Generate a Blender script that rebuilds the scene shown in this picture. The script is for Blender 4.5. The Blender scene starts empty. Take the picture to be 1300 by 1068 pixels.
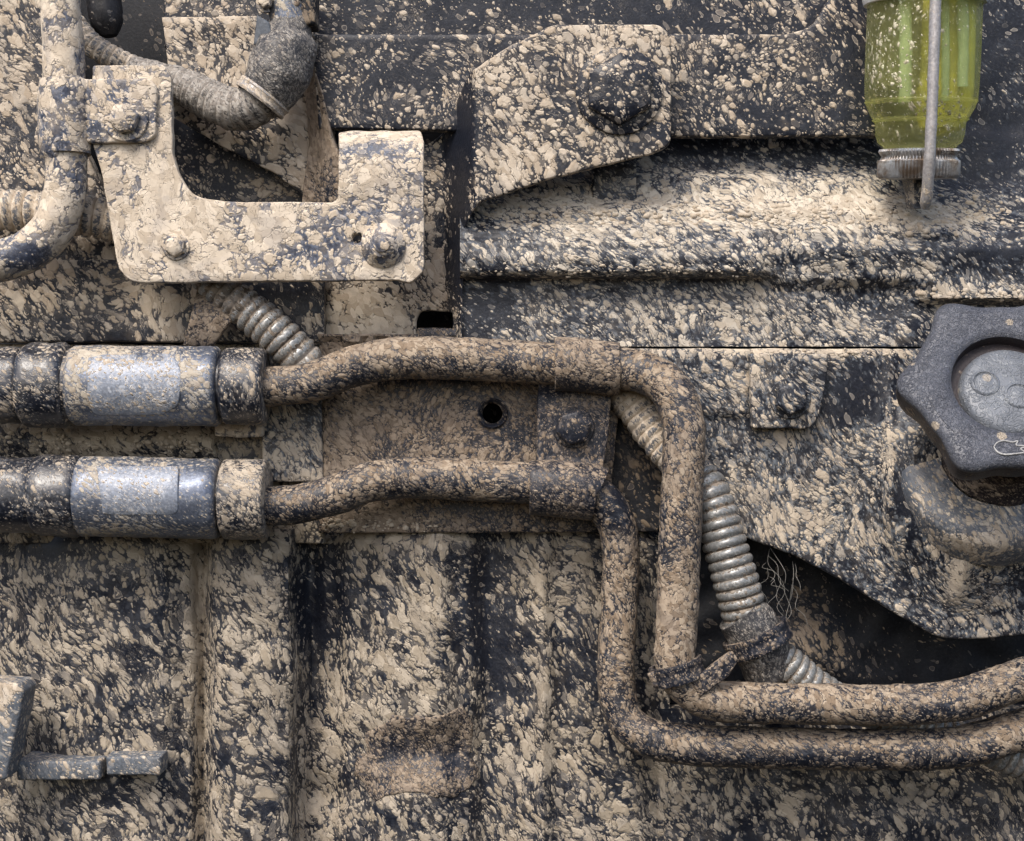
import bpy, math, random
from mathutils import Vector, Matrix, noise
from mathutils.geometry import delaunay_2d_cdt

random.seed(7)
S = 0.0005            # metres per picture pixel on the reference plane (y = 0)
D = 1900.0            # camera distance from that plane, same unit
CX, CY = 650.0, 534.0
R = math.radians
scene = bpy.context.scene

# ---------------------------------------------------------------- camera, sky, sun, exposure
cam_d = bpy.data.cameras.new('camera')
cam = bpy.data.objects.new('camera', cam_d)
scene.collection.objects.link(cam)
cam.location = (0, -D * S, 0)
cam.rotation_euler = (R(90), 0, 0)
cam_d.sensor_width = 36
cam_d.lens = 36 * D / 1300.0
cam_d.clip_start = 0.01
cam_d.clip_end = 100
scene.camera = cam

SUN_EL, SUN_AZ = 50, 205     # azimuth clockwise from north (+y); the machine side faces south (-y)
w = bpy.data.worlds.new('World'); scene.world = w; w.use_nodes = True
nt = w.node_tree
bg = nt.nodes['Background']
sky = nt.nodes.new('ShaderNodeTexSky'); sky.sky_type = 'NISHITA'; sky.sun_disc = False
sky.sun_elevation = R(SUN_EL); sky.sun_rotation = R(SUN_AZ)
sky.dust_density = 4.0; sky.air_density = 1.0; sky.ozone_density = 1.0
nt.links.new(sky.outputs[0], bg.inputs[0]); bg.inputs[1].default_value = 0.142
sd = bpy.data.lights.new('sun', 'SUN'); sd.energy = 1.45; sd.angle = R(18); sd.color = (1, .95, .88)
sun = bpy.data.objects.new('sun', sd); scene.collection.objects.link(sun)
a, e = R(SUN_AZ), R(SUN_EL)
tosun = Vector((math.sin(a) * math.cos(e), math.cos(a) * math.cos(e), math.sin(e)))
sun.rotation_euler = tosun.to_track_quat('Z', 'Y').to_euler()
scene.view_settings.view_transform = 'Standard'; scene.view_settings.look = 'None'
scene.view_settings.exposure = 0.68; scene.view_settings.gamma = 1
scene.cycles.max_bounces = 6
scene.cycles.transparent_max_bounces = 12

# ---------------------------------------------------------------- helpers
def W(x, y, d=0.0):
    """a measured point (picture units, d = how far it stands out towards the viewer) in metres"""
    k = (D - d) / D * S
    return Vector(((x - CX) * k, -d * S, (CY - y) * k))
def K(d): return (D - d) / D * S
def V3(x, y, d): return Vector(((x - CX) * S, -d * S, (CY - y) * S))

def nz(x, y, z=0, s=1.0): return noise.noise(Vector((x * s, y * s, z * s)))

COV = {}
def cov_fn(base, blobs=()):
    def f(x, y):
        c = base
        for (bx, by, rx, ry, a) in blobs:
            q = ((x - bx) / rx) ** 2 + ((y - by) / ry) ** 2
            if q < 6: c += a * math.exp(-q)
        return c
    return f

def thing(name, label, cat, x, y, d=0, group=None):
    o = bpy.data.objects.new(name, None); scene.collection.objects.link(o)
    o.empty_display_size = .01
    o.location = W(x, y, d); o['label'] = label; o['category'] = cat
    if group: o['group'] = group
    return o
def tag(o, label, cat=None, group=None, kind=None):
    if label: o['label'] = label
    if cat: o['category'] = cat
    if group: o['group'] = group
    if kind: o['kind'] = kind
    return o

def root_off(p):
    v = Vector((0, 0, 0))
    while p is not None:
        v += p.location; p = p.parent
    return v

def mesh(name, verts, faces, mat, parent=None, cov=.5, smooth=True, sharp=None):
    """verts are world positions; cov is a number or f(px,py)"""
    me = bpy.data.meshes.new(name)
    off = root_off(parent)
    if parent is None and verts:
        c = Vector((0, 0, 0))
        for v in verts: c += v
        c /= len(verts)
    else: c = Vector((0, 0, 0))
    me.from_pydata([v - off - c for v in verts], [], faces)
    at = me.attributes.new('mud', 'FLOAT', 'POINT')
    vals = []
    for v in verts:
        if callable(cov):
            k = (D + v.y / S) / D * S
            vals.append(cov(v.x / k + CX, CY - v.z / k))
        else: vals.append(cov)
    at.data.foreach_set('value', vals)
    me.materials.append(mat)
    me.polygons.foreach_set('use_smooth', [smooth] * len(me.polygons))
    me.update()
    if smooth and sharp: me.set_sharp_from_angle(angle=R(sharp))
    o = bpy.data.objects.new(name, me); scene.collection.objects.link(o)
    o.parent = parent; o.location = c
    return o

def resample(pts, step, closed=True):
    out = []
    n = len(pts)
    for i in range(n if closed else n - 1):
        a, b = Vector(pts[i]), Vector(pts[(i + 1) % n])
        m = max(1, int(round((b - a).length / step)))
        for k in range(m): out.append(a + (b - a) * k / m)
    if not closed: out.append(Vector(pts[-1]))
    return out

def rounded(pts):
    """pts (x,y) or (x,y,r) -> outline with round corners"""
    out = []
    n = len(pts)
    for i, p in enumerate(pts):
        P = Vector(p[:2]); r = p[2] if len(p) > 2 else 0
        if r <= 0: out.append(P); continue
        A = Vector(pts[i - 1][:2]) - P; B = Vector(pts[(i + 1) % n][:2]) - P
        r = min(r, A.length * .49, B.length * .49)
        A = P + A.normalized() * r; B = P + B.normalized() * r
        for k in range(6):
            t = k / 5
            out.append(A * (1 - t) ** 2 + P * 2 * t * (1 - t) + B * t ** 2)
    return out

def poly_area(p):
    return .5 * sum(p[i].x * p[(i + 1) % len(p)].y - p[(i + 1) % len(p)].x * p[i].y for i in range(len(p)))

def inset(pl, b):
    n = len(pl); out = []
    sgn = 1 if poly_area(pl) > 0 else -1
    for i in range(n):
        t = (pl[(i + 1) % n] - pl[i - 1])
        if t.length < 1e-6: out.append(pl[i].copy()); continue
        t.normalize()
        out.append(pl[i] + Vector((-t.y, t.x)) * b * sgn)
    return out

def plate(name, outline, d, mat, parent=None, thick=10, bevel=2.0, cov=.5, sp=9, dfun=None, holes=(), wob=.7, rough=.7, tilt=None):
    """a sheet or casting with the given front outline: rim, rounded front edge and a dense, slightly uneven face"""
    pl = resample(rounded(outline), 6)
    pl = [p + Vector((nz(p.x, p.y, 3, .06), nz(p.x, p.y, 9, .06))) * wob * 1.6 for p in pl]
    def dd(x, y):
        v = d + (dfun(x, y) if dfun else 0)
        return v
    rings = [(0, -thick), (0, -bevel), (bevel * .35, -bevel * .35), (bevel, 0)]
    verts = []; faces = []
    n = len(pl)
    ring_pts = []
    for (ins, dz) in rings:
        rp = inset(pl, ins) if ins else [p.copy() for p in pl]
        ring_pts.append(rp)
        for p in rp:
            q = dd(p.x, p.y)
            # the rim runs straight back, so keep the scale of the front edge
            v = W(p.x, p.y, q)
            v.y = -(q + dz) * S
            verts.append(v)
    for r in range(len(rings) - 1):
        for i in range(n):
            j = (i + 1) % n
            a, b, c, e_ = r * n + i, r * n + j, (r + 1) * n + j, (r + 1) * n + i
            faces.append((a, b, c, e_))
    base = (len(rings) - 1) * n
    last = ring_pts[-1]
    pts = list(last)
    edges = [(i, (i + 1) % n) for i in range(n)]
    hole_idx = []
    for (hx, hy, hr) in holes:
        s = len(pts)
        m = 28
        for k in range(m):
            pts.append(Vector((hx + hr * math.cos(k * 2 * math.pi / m), hy + hr * math.sin(k * 2 * math.pi / m))))
        edges += [(s + k, s + (k + 1) % m) for k in range(m)]
        hole_idx.append((s, m))
    x0 = min(p.x for p in pl); x1 = max(p.x for p in pl); y0 = min(p.y for p in pl); y1 = max(p.y for p in pl)
    # interior points kept off the outline
    segs = [(last[i], last[(i + 1) % n]) for i in range(n)]
    import bisect
    rnd = random.Random(len(name) * 131 + int(x0))
    cell = {}
    for p in resample([tuple(q) for q in last], 3):
        cell.setdefault((int(p.x // sp), int(p.y // sp)), []).append(p)
    def near(p):
        cx, cy = int(p.x // sp), int(p.y // sp)
        for i in (-1, 0, 1):
            for j in (-1, 0, 1):
                for q in cell.get((cx + i, cy + j), ()):
                    if (q - p).length < sp * .45: return True
        return False
    def inside(p):
        c = False; px, py = p.x, p.y
        for a, b in segs:
            if (a.y > py) != (b.y > py) and px < (b.x - a.x) * (py - a.y) / (b.y - a.y) + a.x: c = not c
        return c
    gy = y0 + sp / 2
    row = 0
    while gy < y1:
        gx = x0 + sp / 2 + (row % 2) * sp * .5
        while gx < x1:
            p = Vector((gx + rnd.uniform(-.15, .15) * sp, gy + rnd.uniform(-.15, .15) * sp))
            if not near(p) and inside(p) and not any((p - Vector((h[0], h[1]))).length < h[2] + 2 for h in holes): pts.append(p)
            gx += sp
        gy += sp * .87; row += 1
    vo, eo, fo, ov, oe, of = delaunay_2d_cdt([Vector(p) for p in pts], edges, [], 1, 1e-6)
    vmap = []
    for i, p in enumerate(vo):
        src = ov[i][0] if ov[i] else -1
        if 0 <= src < n: vmap.append(base + src)
        else:
            q = dd(p.x, p.y)
            wv = rough * (nz(p.x, p.y, d, .03) * 1.6 + nz(p.x, p.y, d, .12) * .7)
            vmap.append(len(verts)); verts.append(W(p.x, p.y, q + wv))
    sgn = poly_area(last)
    for f in fo:
        c = (vo[f[0]] + vo[f[1]] + vo[f[2]]) / 3
        if any((c - Vector((h[0], h[1]))).length < h[2] * .98 for h in holes): continue
        faces.append(tuple(vmap[i] for i in f))
    for (s, m) in hole_idx:      # walls of the holes
        idx = [vmap[next(k for k, o_ in enumerate(ov) if (s + i) in o_)] for i in range(m)]
        b0 = len(verts)
        for i in idx:
            v = verts[i].copy(); v.y += thick * S; verts.append(v)
        for i in range(m): faces.append((idx[i], idx[(i + 1) % m], b0 + (i + 1) % m, b0 + i))
    return mesh(name, verts, faces, mat, parent, cov, True, 50)

def lerp_pts(tab, x):
    if x <= tab[0][0]: return tab[0][1]
    for (a, va), (b, vb) in zip(tab, tab[1:]):
        if x <= b:
            t = (x - a) / (b - a); t = t * t * (3 - 2 * t)
            return va + (vb - va) * t
    return tab[-1][1]

def frange(a, b, s):
    out = []; x = a
    while x < b - 1e-6: out.append(x); x += s
    out.append(b); return out

def relief(name, xs, ys, dfun, mat, parent=None, cov=.5, depth=30, rough=1.0):
    """a pressed or cast surface as a grid whose height above the reference plane is dfun"""
    verts = []; faces = []
    nx, ny = len(xs), len(ys)
    for y in ys:
        for x in xs:
            q = dfun(x, y)
            wv = rough * (nz(x, y, 5, .03) * 1.6 + nz(x, y, 5, .12) * .8)
            verts.append(W(x, y, q + wv))
    for j in range(ny - 1):
        for i in range(nx - 1):
            a_ = j * nx + i
            faces.append((a_, a_ + nx, a_ + nx + 1, a_ + 1))
    loop = [i for i in range(nx)] + [j * nx + nx - 1 for j in range(1, ny)] + [(ny - 1) * nx + i for i in range(nx - 2, -1, -1)] + [j * nx for j in range(ny - 2, 0, -1)]
    b0 = len(verts)
    for i in loop:
        v = verts[i].copy(); v.y += depth * S; verts.append(v)
    m = len(loop)
    for k in range(m): faces.append((loop[k], loop[(k + 1) % m], b0 + (k + 1) % m, b0 + k))
    return mesh(name, verts, faces, mat, parent, cov, True, 60)

def catmull(pts, step):
    """pts of (x,y,d,r) -> dense list"""
    P = [Vector(p) for p in pts]
    P = [P[0] * 2 - P[1]] + P + [P[-1] * 2 - P[-2]]
    out = []
    for i in range(1, len(P) - 2):
        p0, p1, p2, p3 = P[i - 1], P[i], P[i + 1], P[i + 2]
        L = (p2.xyz - p1.xyz).length
        m = max(1, int(round(L / step)))
        for k in range(m):
            t = k / m
            out.append(.5 * ((2 * p1) + (p2 - p0) * t + (2 * p0 - 5 * p1 + 4 * p2 - p3) * t * t + (3 * p1 - p0 - 3 * p2 + p3) * t ** 3))
    out.append(P[-2].copy())
    return out

def tube(name, pts, mat, parent=None, cov=.5, seg=26, step=5, rib=None, lump=.6, cap=True, spline=True):
    """swept round body; rib=(pitch, depth) makes it corrugated"""
    if rib: step = rib[0] / 8
    c = catmull(pts, step) if spline else [Vector(p) for p in pts]
    ctr = [W(p.x, p.y, p.z) for p in c]; rad = [p.w for p in c]
    ctr2 = []; s = 0; ss = []
    for i, p in enumerate(ctr):
        if i: s += (p - ctr[i - 1]).length / S
        ss.append(s)
    verts = []; faces = []
    prev_n = None
    n = len(ctr)
    for i in range(n):
        t = (ctr[min(i + 1, n - 1)] - ctr[max(i - 1, 0)])
        if t.length < 1e-9: t = Vector((1, 0, 0))
        t.normalize()
        if prev_n is None:
            prev_n = t.orthogonal().normalized()
        nn = (prev_n - t * prev_n.dot(t)).normalized(); prev_n = nn
        bb = t.cross(nn)
        r = rad[i]
        if rib:
            ph = (ss[i] / rib[0]) % 1.0
            r -= rib[1] * (1 - (abs(math.sin(math.pi * ph))) ** .38)
        for k in range(seg):
            an = 2 * math.pi * k / seg
            q = nn * math.cos(an) + bb * math.sin(an)
            pos = ctr[i] / S
            l = lump * (noise.noise((pos + q * r) * .05) * 1.6 + noise.noise((pos + q * r) * .16) * .8)
            verts.append(ctr[i] + q * (r + l) * K(c[i].z))
    for i in range(n - 1):
        for k in range(seg):
            k2 = (k + 1) % seg
            faces.append((i * seg + k, i * seg + k2, (i + 1) * seg + k2, (i + 1) * seg + k))
    if cap:
        faces.append(tuple(range(seg - 1, -1, -1))); faces.append(tuple((n - 1) * seg + k for k in range(seg)))
    o = mesh(name, verts, faces, mat, parent, cov, True, 50)
    if rib:
        at = o.data.attributes['mud']
        for i in range(n):
            gv = (1 - abs(math.sin(math.pi * ((ss[i] / rib[0]) % 1.0))) ** .5) * 1.1
            for k in range(seg): at.data[i * seg + k].value += gv
    return o

def lathe(name, c, axis, prof, mat, parent=None, cov=.5, seg=40, rfun=None, up=Vector((0, 0, 1)), lump=0, sharp=40, sx=1.0):
    """c=(x,y,d); prof = [(radius, height along axis)] in picture units; rfun(theta, r) shapes the ring"""
    C = W(*c); k = K(c[2])
    ax = Vector(axis).normalized()
    u = ax.cross(up)
    if u.length < 1e-4: u = Vector((1, 0, 0))
    u.normalize(); v = u.cross(ax).normalized()   # u = right-ish, v = up-ish
    u = -u if u.x < 0 else u
    verts = []; faces = []; rings = []
    for (r, h) in prof:
        if r <= 1e-6:
            rings.append([len(verts)]); verts.append(C + ax * h * k); continue
        ids = []
        for i in range(seg):
            th = 2 * math.pi * i / seg
            rr = rfun(th, r) if rfun else r
            p = C + (u * math.cos(th) * rr * sx + v * math.sin(th) * rr + ax * h) * k
            if lump:
                q = p / S; p += (p - C).normalized() * lump * S * (noise.noise(q * .05) * 1.6 + noise.noise(q * .16))
            ids.append(len(verts)); verts.append(p)
        rings.append(ids)
    for A, B in zip(rings, rings[1:]):
        for i in range(seg):
            j = (i + 1) % seg
            if len(A) == 1 and len(B) == 1: break
            if len(A) == 1: faces.append((A[0], B[j], B[i]))
            elif len(B) == 1: faces.append((A[i], A[j], B[0]))
            else: faces.append((A[i], A[j], B[j], B[i]))
    return mesh(name, verts, faces, mat, parent, cov, True, sharp)

FRONT = (0, -1, 0)
def hexf(rot=0, rnd_=.0):
    def f(th, r):
        a_ = (th - rot) % (math.pi / 3) - math.pi / 6
        return r * .9 / math.cos(a_) * (1 - rnd_ * abs(a_))
    return f

def bolt(x, y, d, r, mat, parent, cov=.5, h=14, rot=.3, washer=1.45, dome=.15, name='bolt', lump=.35):
    b = lathe(name, (x, y, d), FRONT, [(r, 0), (r, h * .85), (r * .9, h), (r * .82, h + .6), (r * .5, h + r * dome * .6), (0, h + r * dome)], mat, parent, cov, 48, hexf(rot), lump=lump)
    if washer: lathe('washer', (x, y, d), FRONT, [(r * washer, -1), (r * washer, 2.2), (r * washer * .96, 3.4), (r * .5, 3.6)], mat, b, cov, 40, lump=lump * .6)
    return b

# ---------------------------------------------------------------- materials
class NG:
    def __init__(s, mat):
        s.t = mat.node_tree; s.t.nodes.clear()
    def n(s, typ, **kw):
        nd = s.t.nodes.new(typ)
        for k, v in kw.items(): setattr(nd, k, v)
        return nd
    def L(s, a_, b): s.t.links.new(a_, b)
    def put(s, sock, v):
        if isinstance(v, bpy.types.NodeSocket): s.L(v, sock)
        elif v is not None:
            if isinstance(v, tuple) and len(v) == 3 and sock.type == 'RGBA': v = (*v, 1)
            sock.default_value = v
    def m(s, op, a_, b=None, c=None, clamp=False):
        nd = s.n('ShaderNodeMath', operation=op, use_clamp=clamp)
        for i, v in enumerate((a_, b, c)): s.put(nd.inputs[i], v)
        return nd.outputs[0]
    def vm(s, op, a_, b=None, sc=None):
        nd = s.n('ShaderNodeVectorMath', operation=op)
        s.put(nd.inputs[0], a_)
        if b is not None: s.put(nd.inputs[1], b)
        if sc is not None: s.put(nd.inputs[3], sc)
        return nd.outputs[0]
    def noise(s, vec, scale, detail=2, rough=.5, dist=0, col=False):
        nd = s.n('ShaderNodeTexNoise')
        s.L(vec, nd.inputs['Vector']); nd.inputs['Scale'].default_value = scale; nd.inputs['Detail'].default_value = detail
        nd.inputs['Roughness'].default_value = rough; nd.inputs['Distortion'].default_value = dist
        return nd.outputs['Color' if col else 'Fac']
    def ss(s, v, a_, b, lo=0., hi=1.):
        nd = s.n('ShaderNodeMapRange', interpolation_type='SMOOTHSTEP')
        s.put(nd.inputs[0], v); s.put(nd.inputs[1], a_); s.put(nd.inputs[2], b); s.put(nd.inputs[3], lo); s.put(nd.inputs[4], hi)
        return nd.outputs[0]
    def mix(s, f, a_, b, blend='MIX'):
        nd = s.n('ShaderNodeMix', data_type='RGBA', blend_type=blend)
        s.put(nd.inputs[0], f); s.put(nd.inputs[6], a_); s.put(nd.inputs[7], b)
        return nd.outputs[2]

TAN = (.42, .345, .262); CREAM = (.60, .52, .42); BROWN = (.28, .20, .14)
DARK = (.0085, .0105, .017); BLUE = (.085, .094, .115)

def mud_nodes(g, cell=15, stretch=1.9, rot=40, lines=.5, mud=TAN, mud2=CREAM, base=DARK, film=.35, filmc=BLUE, bump=1.0, small=1.0, wash=.8, smear=.16):
    cell = cell * .64
    geo = g.n('ShaderNodeNewGeometry')
    pos = g.vm('SCALE', geo.outputs['Position'], sc=1 / S)
    at = g.n('ShaderNodeAttribute', attribute_name='mud').outputs['Fac']
    wa = g.vm('SUBTRACT', g.noise(pos, .045, 2, .5, 0, True), (.5, .5, .5))
    wb = g.vm('SUBTRACT', g.noise(pos, .16, 1, .5, 0, True), (.5, .5, .5))
    wl = g.vm('SUBTRACT', g.noise(pos, .009, 1, .5, 0, True), (.5, .5, .5))
    p = g.vm('ADD', g.vm('ADD', pos, g.vm('SCALE', wl, sc=55.)), g.vm('SCALE', wa, sc=cell * 1.3))
    p = g.vm('ADD', p, g.vm('SCALE', wb, sc=cell * .34))
    mp = g.n('ShaderNodeMapping', vector_type='TEXTURE')
    g.L(p, mp.inputs['Vector']); mp.inputs['Rotation'].default_value = (0, R(-rot), 0); mp.inputs['Scale'].default_value = (1, 1, stretch)
    p = mp.outputs[0]
    # coverage: attribute + broad and middling variation + what settles on upward faces
    nzs = g.n('ShaderNodeSeparateXYZ'); g.L(geo.outputs['True Normal'], nzs.inputs[0])
    c = g.m('MULTIPLY_ADD', g.m('SUBTRACT', g.noise(pos, .011, 2), .565), .8, at)
    c = g.m('MULTIPLY_ADD', g.m('SUBTRACT', g.noise(pos, .035, 2), .5), .55, c)
    c = g.m('MULTIPLY_ADD', nzs.outputs[2], .07, c)
    fs = []
    hue = None
    for i, (k, off) in enumerate(((1.5, -.03), (.85, 0.0), (.42 * small, .0))):
        v = g.n('ShaderNodeTexVoronoi'); g.L(p, v.inputs['Vector']); v.inputs['Scale'].default_value = 1 / (cell * k)
        sc = g.n('ShaderNodeSeparateColor'); g.L(v.outputs['Color'], sc.inputs[0])
        if i == 1: hue = sc.outputs[1]
        r = g.m('ADD', g.m('MULTIPLY', c, .85), g.m('MULTIPLY_ADD', sc.outputs[0], .5, -.39 + off))
        fs.append(g.m('SUBTRACT', r, v.outputs['Distance']))
    f = g.m('SMOOTH_MAX', g.m('SMOOTH_MAX', fs[0], fs[1], .07), fs[2], .05)
    # thin winding gaps where the mud film has torn
    ln = g.noise(p, .085, 2.5, .5, 1.2)
    ln = g.m('ABSOLUTE', g.m('SUBTRACT', ln, .5))
    line = g.ss(ln, .0, .022, 1., 0.)
    f = g.m('SUBTRACT', f, g.m('MULTIPLY', line, lines * .30))
    mask = g.ss(f, -.008, .024)
    # older splashes dried to a thin grey stain with a pale rim
    v = g.n('ShaderNodeTexVoronoi'); g.L(g.vm('ADD', p, (371., 55., 913.)), v.inputs['Vector']); v.inputs['Scale'].default_value = 1 / (cell * .95)
    sc = g.n('ShaderNodeSeparateColor'); g.L(v.outputs['Color'], sc.inputs[0])
    f2 = g.m('SUBTRACT', g.m('ADD', g.m('MULTIPLY', c, .30), g.m('MULTIPLY_ADD', sc.outputs[0], .44, -.10)), v.outputs['Distance'])
    stain = g.m('MULTIPLY', g.ss(f2, -.01, .03), g.m('MULTIPLY_ADD', sc.outputs[1], .5, .12))
    rim2 = g.m('MULTIPLY', g.m('MULTIPLY', g.ss(f2, -.015, .02), g.ss(f2, .03, .075, 1., 0.)), g.ss(sc.outputs[2], .3, .7, .1, .75))
    # fine pale tide lines left by running water
    tl = g.m('ABSOLUTE', g.m('SUBTRACT', g.noise(p, .12, 2, .55, 2.2), .52))
    tide = g.m('MULTIPLY', g.ss(tl, .0, .024, 1., 0.), g.m('MULTIPLY', g.ss(g.noise(pos, .03, 2), .42, .62), g.ss(c, .15, .6, .1, .7)))
    fn = g.noise(pos, .12, 4, .62, .8)
    flm = g.m('MULTIPLY', g.m('MULTIPLY', g.ss(g.m('MULTIPLY_ADD', g.m('SUBTRACT', fn, .5), 1.1, f), -.28, .12), film), g.ss(c, -.05, .45, .3, 1.))
    n1 = g.noise(pos, .3, 3, .6)
    mc = g.mix(g.ss(g.m('MULTIPLY_ADD', n1, .4, g.m('MULTIPLY', hue, .8)), .2, .95), mud, mud2)
    mc = g.mix(g.ss(f, 0.0, .075, .45, 0.), mc, tuple(x * .5 for x in mud))      # dark outline of each splash, its edge shadow painted in
    # some splashes are only a thin grey wash
    thin = g.ss(hue, .80, .86, 0., .6)
    mask_c = g.m('MULTIPLY', mask, g.m('SUBTRACT', 1., g.m('MULTIPLY', thin, g.ss(c, .4, .9, 1., 0.))))
    bc = g.mix(g.ss(n1, .3, .8), base, tuple(min(1, x * 1.7 + .004) for x in base))
    bc = g.mix(flm, bc, filmc)
    washc = tuple(.5 * a_ + .5 * b_ for a_, b_ in zip(mud, filmc))
    bc = g.mix(stain, bc, washc)
    bc = g.mix(g.m('MAXIMUM', rim2, g.m('MULTIPLY', tide, wash)), bc, tuple(.75 * a_ + .25 * b_ for a_, b_ in zip(mud2, filmc)))
    # soft smears of thin silt between the splashes
    sm = g.m('MULTIPLY', g.ss(g.m('MULTIPLY_ADD', c, .55, g.noise(pos, .05, 4, .6)), .72, 1.05), smear)
    bc = g.mix(sm, bc, tuple(x * .8 for x in mud))
    mc = g.mix(g.m('MULTIPLY', g.ss(g.noise(pos, .022, 3, .6, .6), .5, .68), .4), mc, tuple(.55 * a_ + .45 * b_ for a_, b_ in zip(mud, filmc)))
    col = g.mix(mask_c, bc, mc)
    hgt = g.m('ADD', g.m('MULTIPLY', g.ss(f, -.02, .2), 1.), g.m('MULTIPLY', n1, .35))
    hgt = g.m('SUBTRACT', hgt, g.m('MULTIPLY', g.m('MULTIPLY', line, mask), .4 * lines))
    bp = g.n('ShaderNodeBump'); bp.inputs['Strength'].default_value = .85; bp.inputs['Distance'].default_value = 1.5 * S * bump
    g.L(hgt, bp.inputs['Height'])
    return col, mask, flm, bp.outputs[0], n1, pos

def mud_mat(name, rough=.38, metallic=0.0, spec=.3, **kw):
    m = bpy.data.materials.new(name); m.use_nodes = True
    g = NG(m)
    col, mask, flm, nrm, n1, pos = mud_nodes(g, **kw)
    b = g.n('ShaderNodeBsdfPrincipled'); o = g.n('ShaderNodeOutputMaterial')
    g.L(col, b.inputs['Base Color']); g.L(nrm, b.inputs['Normal'])
    rr = g.m('ADD', g.m('MULTIPLY', mask, .86 - rough), g.m('MULTIPLY_ADD', flm, .4, rough), clamp=True)
    g.L(rr, b.inputs['Roughness'])
    b.inputs['Specular IOR Level'].default_value = spec
    if metallic: g.L(g.m('MULTIPLY', g.m('SUBTRACT', 1., mask), metallic), b.inputs['Metallic'])
    g.L(b.outputs[0], o.inputs[0])
    return m

M = {}
M['panel'] = mud_mat('muddy_black_paint', cell=15, film=.35, lines=.35)
M['drops'] = mud_mat('black_paint_with_mud_drops', cell=14, film=.22, lines=.15, stretch=1.5, small=1.0)
M['slope'] = mud_mat('muddy_pressed_sheet', cell=11.5, stretch=2.2, rot=50, film=.7, lines=.7, filmc=(.15, .17, .20), mud=(.43, .37, .295), mud2=(.62, .555, .46))
M['cream'] = mud_mat('cream_caked_steel', cell=20, smear=.35, film=.65, lines=.7, mud=(.50, .42, .325), mud2=(.68, .59, .475), filmc=(.17, .20, .27), base=(.03, .036, .055), stretch=1.2)
M['pipe'] = mud_mat('brown_muddy_pipe', cell=10, film=.5, lines=.9, mud=(.225, .17, .12), mud2=(.40, .325, .245), bump=.8, stretch=1.5, rot=40)
M['brown'] = mud_mat('brown_muddy_plate', cell=9, film=.45, lines=.7, mud=(.22, .17, .125), mud2=(.36, .29, .22), filmc=(.10, .10, .115), stretch=1.3)
M['cover'] = mud_mat('grey_blue_muddy_cover', cell=12, film=.85, lines=.9, filmc=(.17, .19, .215), stretch=2.2, rot=35, mud=(.42, .355, .28), mud2=(.57, .49, .385))
M['housing'] = mud_mat('muddy_cast_housing', cell=15, film=.35, lines=.7, stretch=2.1, rot=35, mud=(.32, .27, .205), mud2=(.48, .415, .33))
M['hose'] = mud_mat('dirty_rubber_hose', cell=9, film=.7, lines=.6, rough=.33, spec=.7, filmc=(.11, .12, .14), mud=(.40, .33, .25), mud2=(.5, .43, .34), bump=.7)
M['sleeve'] = mud_mat('dirty_zinc_sleeve', cell=9, film=.6, lines=.5, rough=.36, metallic=.45, base=(.09, .105, .14), filmc=(.26, .29, .34), mud=(.38, .32, .25), mud2=(.5, .45, .37), bump=.6)
M['worn_glare'] = mud_mat('worn_glare_sleeve', cell=8, film=.6, lines=.5, rough=.42, metallic=.15, base=(.17, .19, .23), filmc=(.62, .65, .70), bump=.8, wash=1.)  # worn metal with the sleeve's white glare put into the film colour
M['conduit'] = mud_mat('dusty_grey_conduit', metallic=.35, cell=8, film=.6, lines=.4, rough=.3, base=(.17, .175, .175), filmc=(.54, .54, .52), mud=(.10, .082, .065), mud2=(.30, .25, .20), bump=.5)
M['conduit_mud'] = mud_mat('muddy_conduit', cell=9, film=.5, lines=.4, base=(.06, .065, .075), filmc=(.25, .25, .25), bump=.6)
M['rubber'] = mud_mat('grey_dusty_rubber', cell=6, film=.75, lines=1., rough=.42, base=(.03, .03, .033), filmc=(.22, .21, .195), mud=(.26, .23, .2), mud2=(.42, .39, .35))
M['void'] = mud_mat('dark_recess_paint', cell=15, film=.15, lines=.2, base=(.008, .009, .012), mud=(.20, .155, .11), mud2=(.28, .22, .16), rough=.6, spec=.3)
M['black'] = mud_mat('clean_black_paint', cell=14, film=.16, lines=0, base=(.011, .011, .013), mud=(.16, .14, .12), mud2=(.3, .26, .22), rough=.5)
M['casting'] = mud_mat('blue_grey_casting', cell=11, film=.7, lines=.4, base=(.07, .08, .095), filmc=(.20, .22, .245), rough=.5)
M['wire'] = mud_mat('dull_zinc_wire', cell=6, film=.6, lines=.3, base=(.26, .25, .25), filmc=(.38, .36, .34), rough=.45, metallic=.3, bump=.4)

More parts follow.
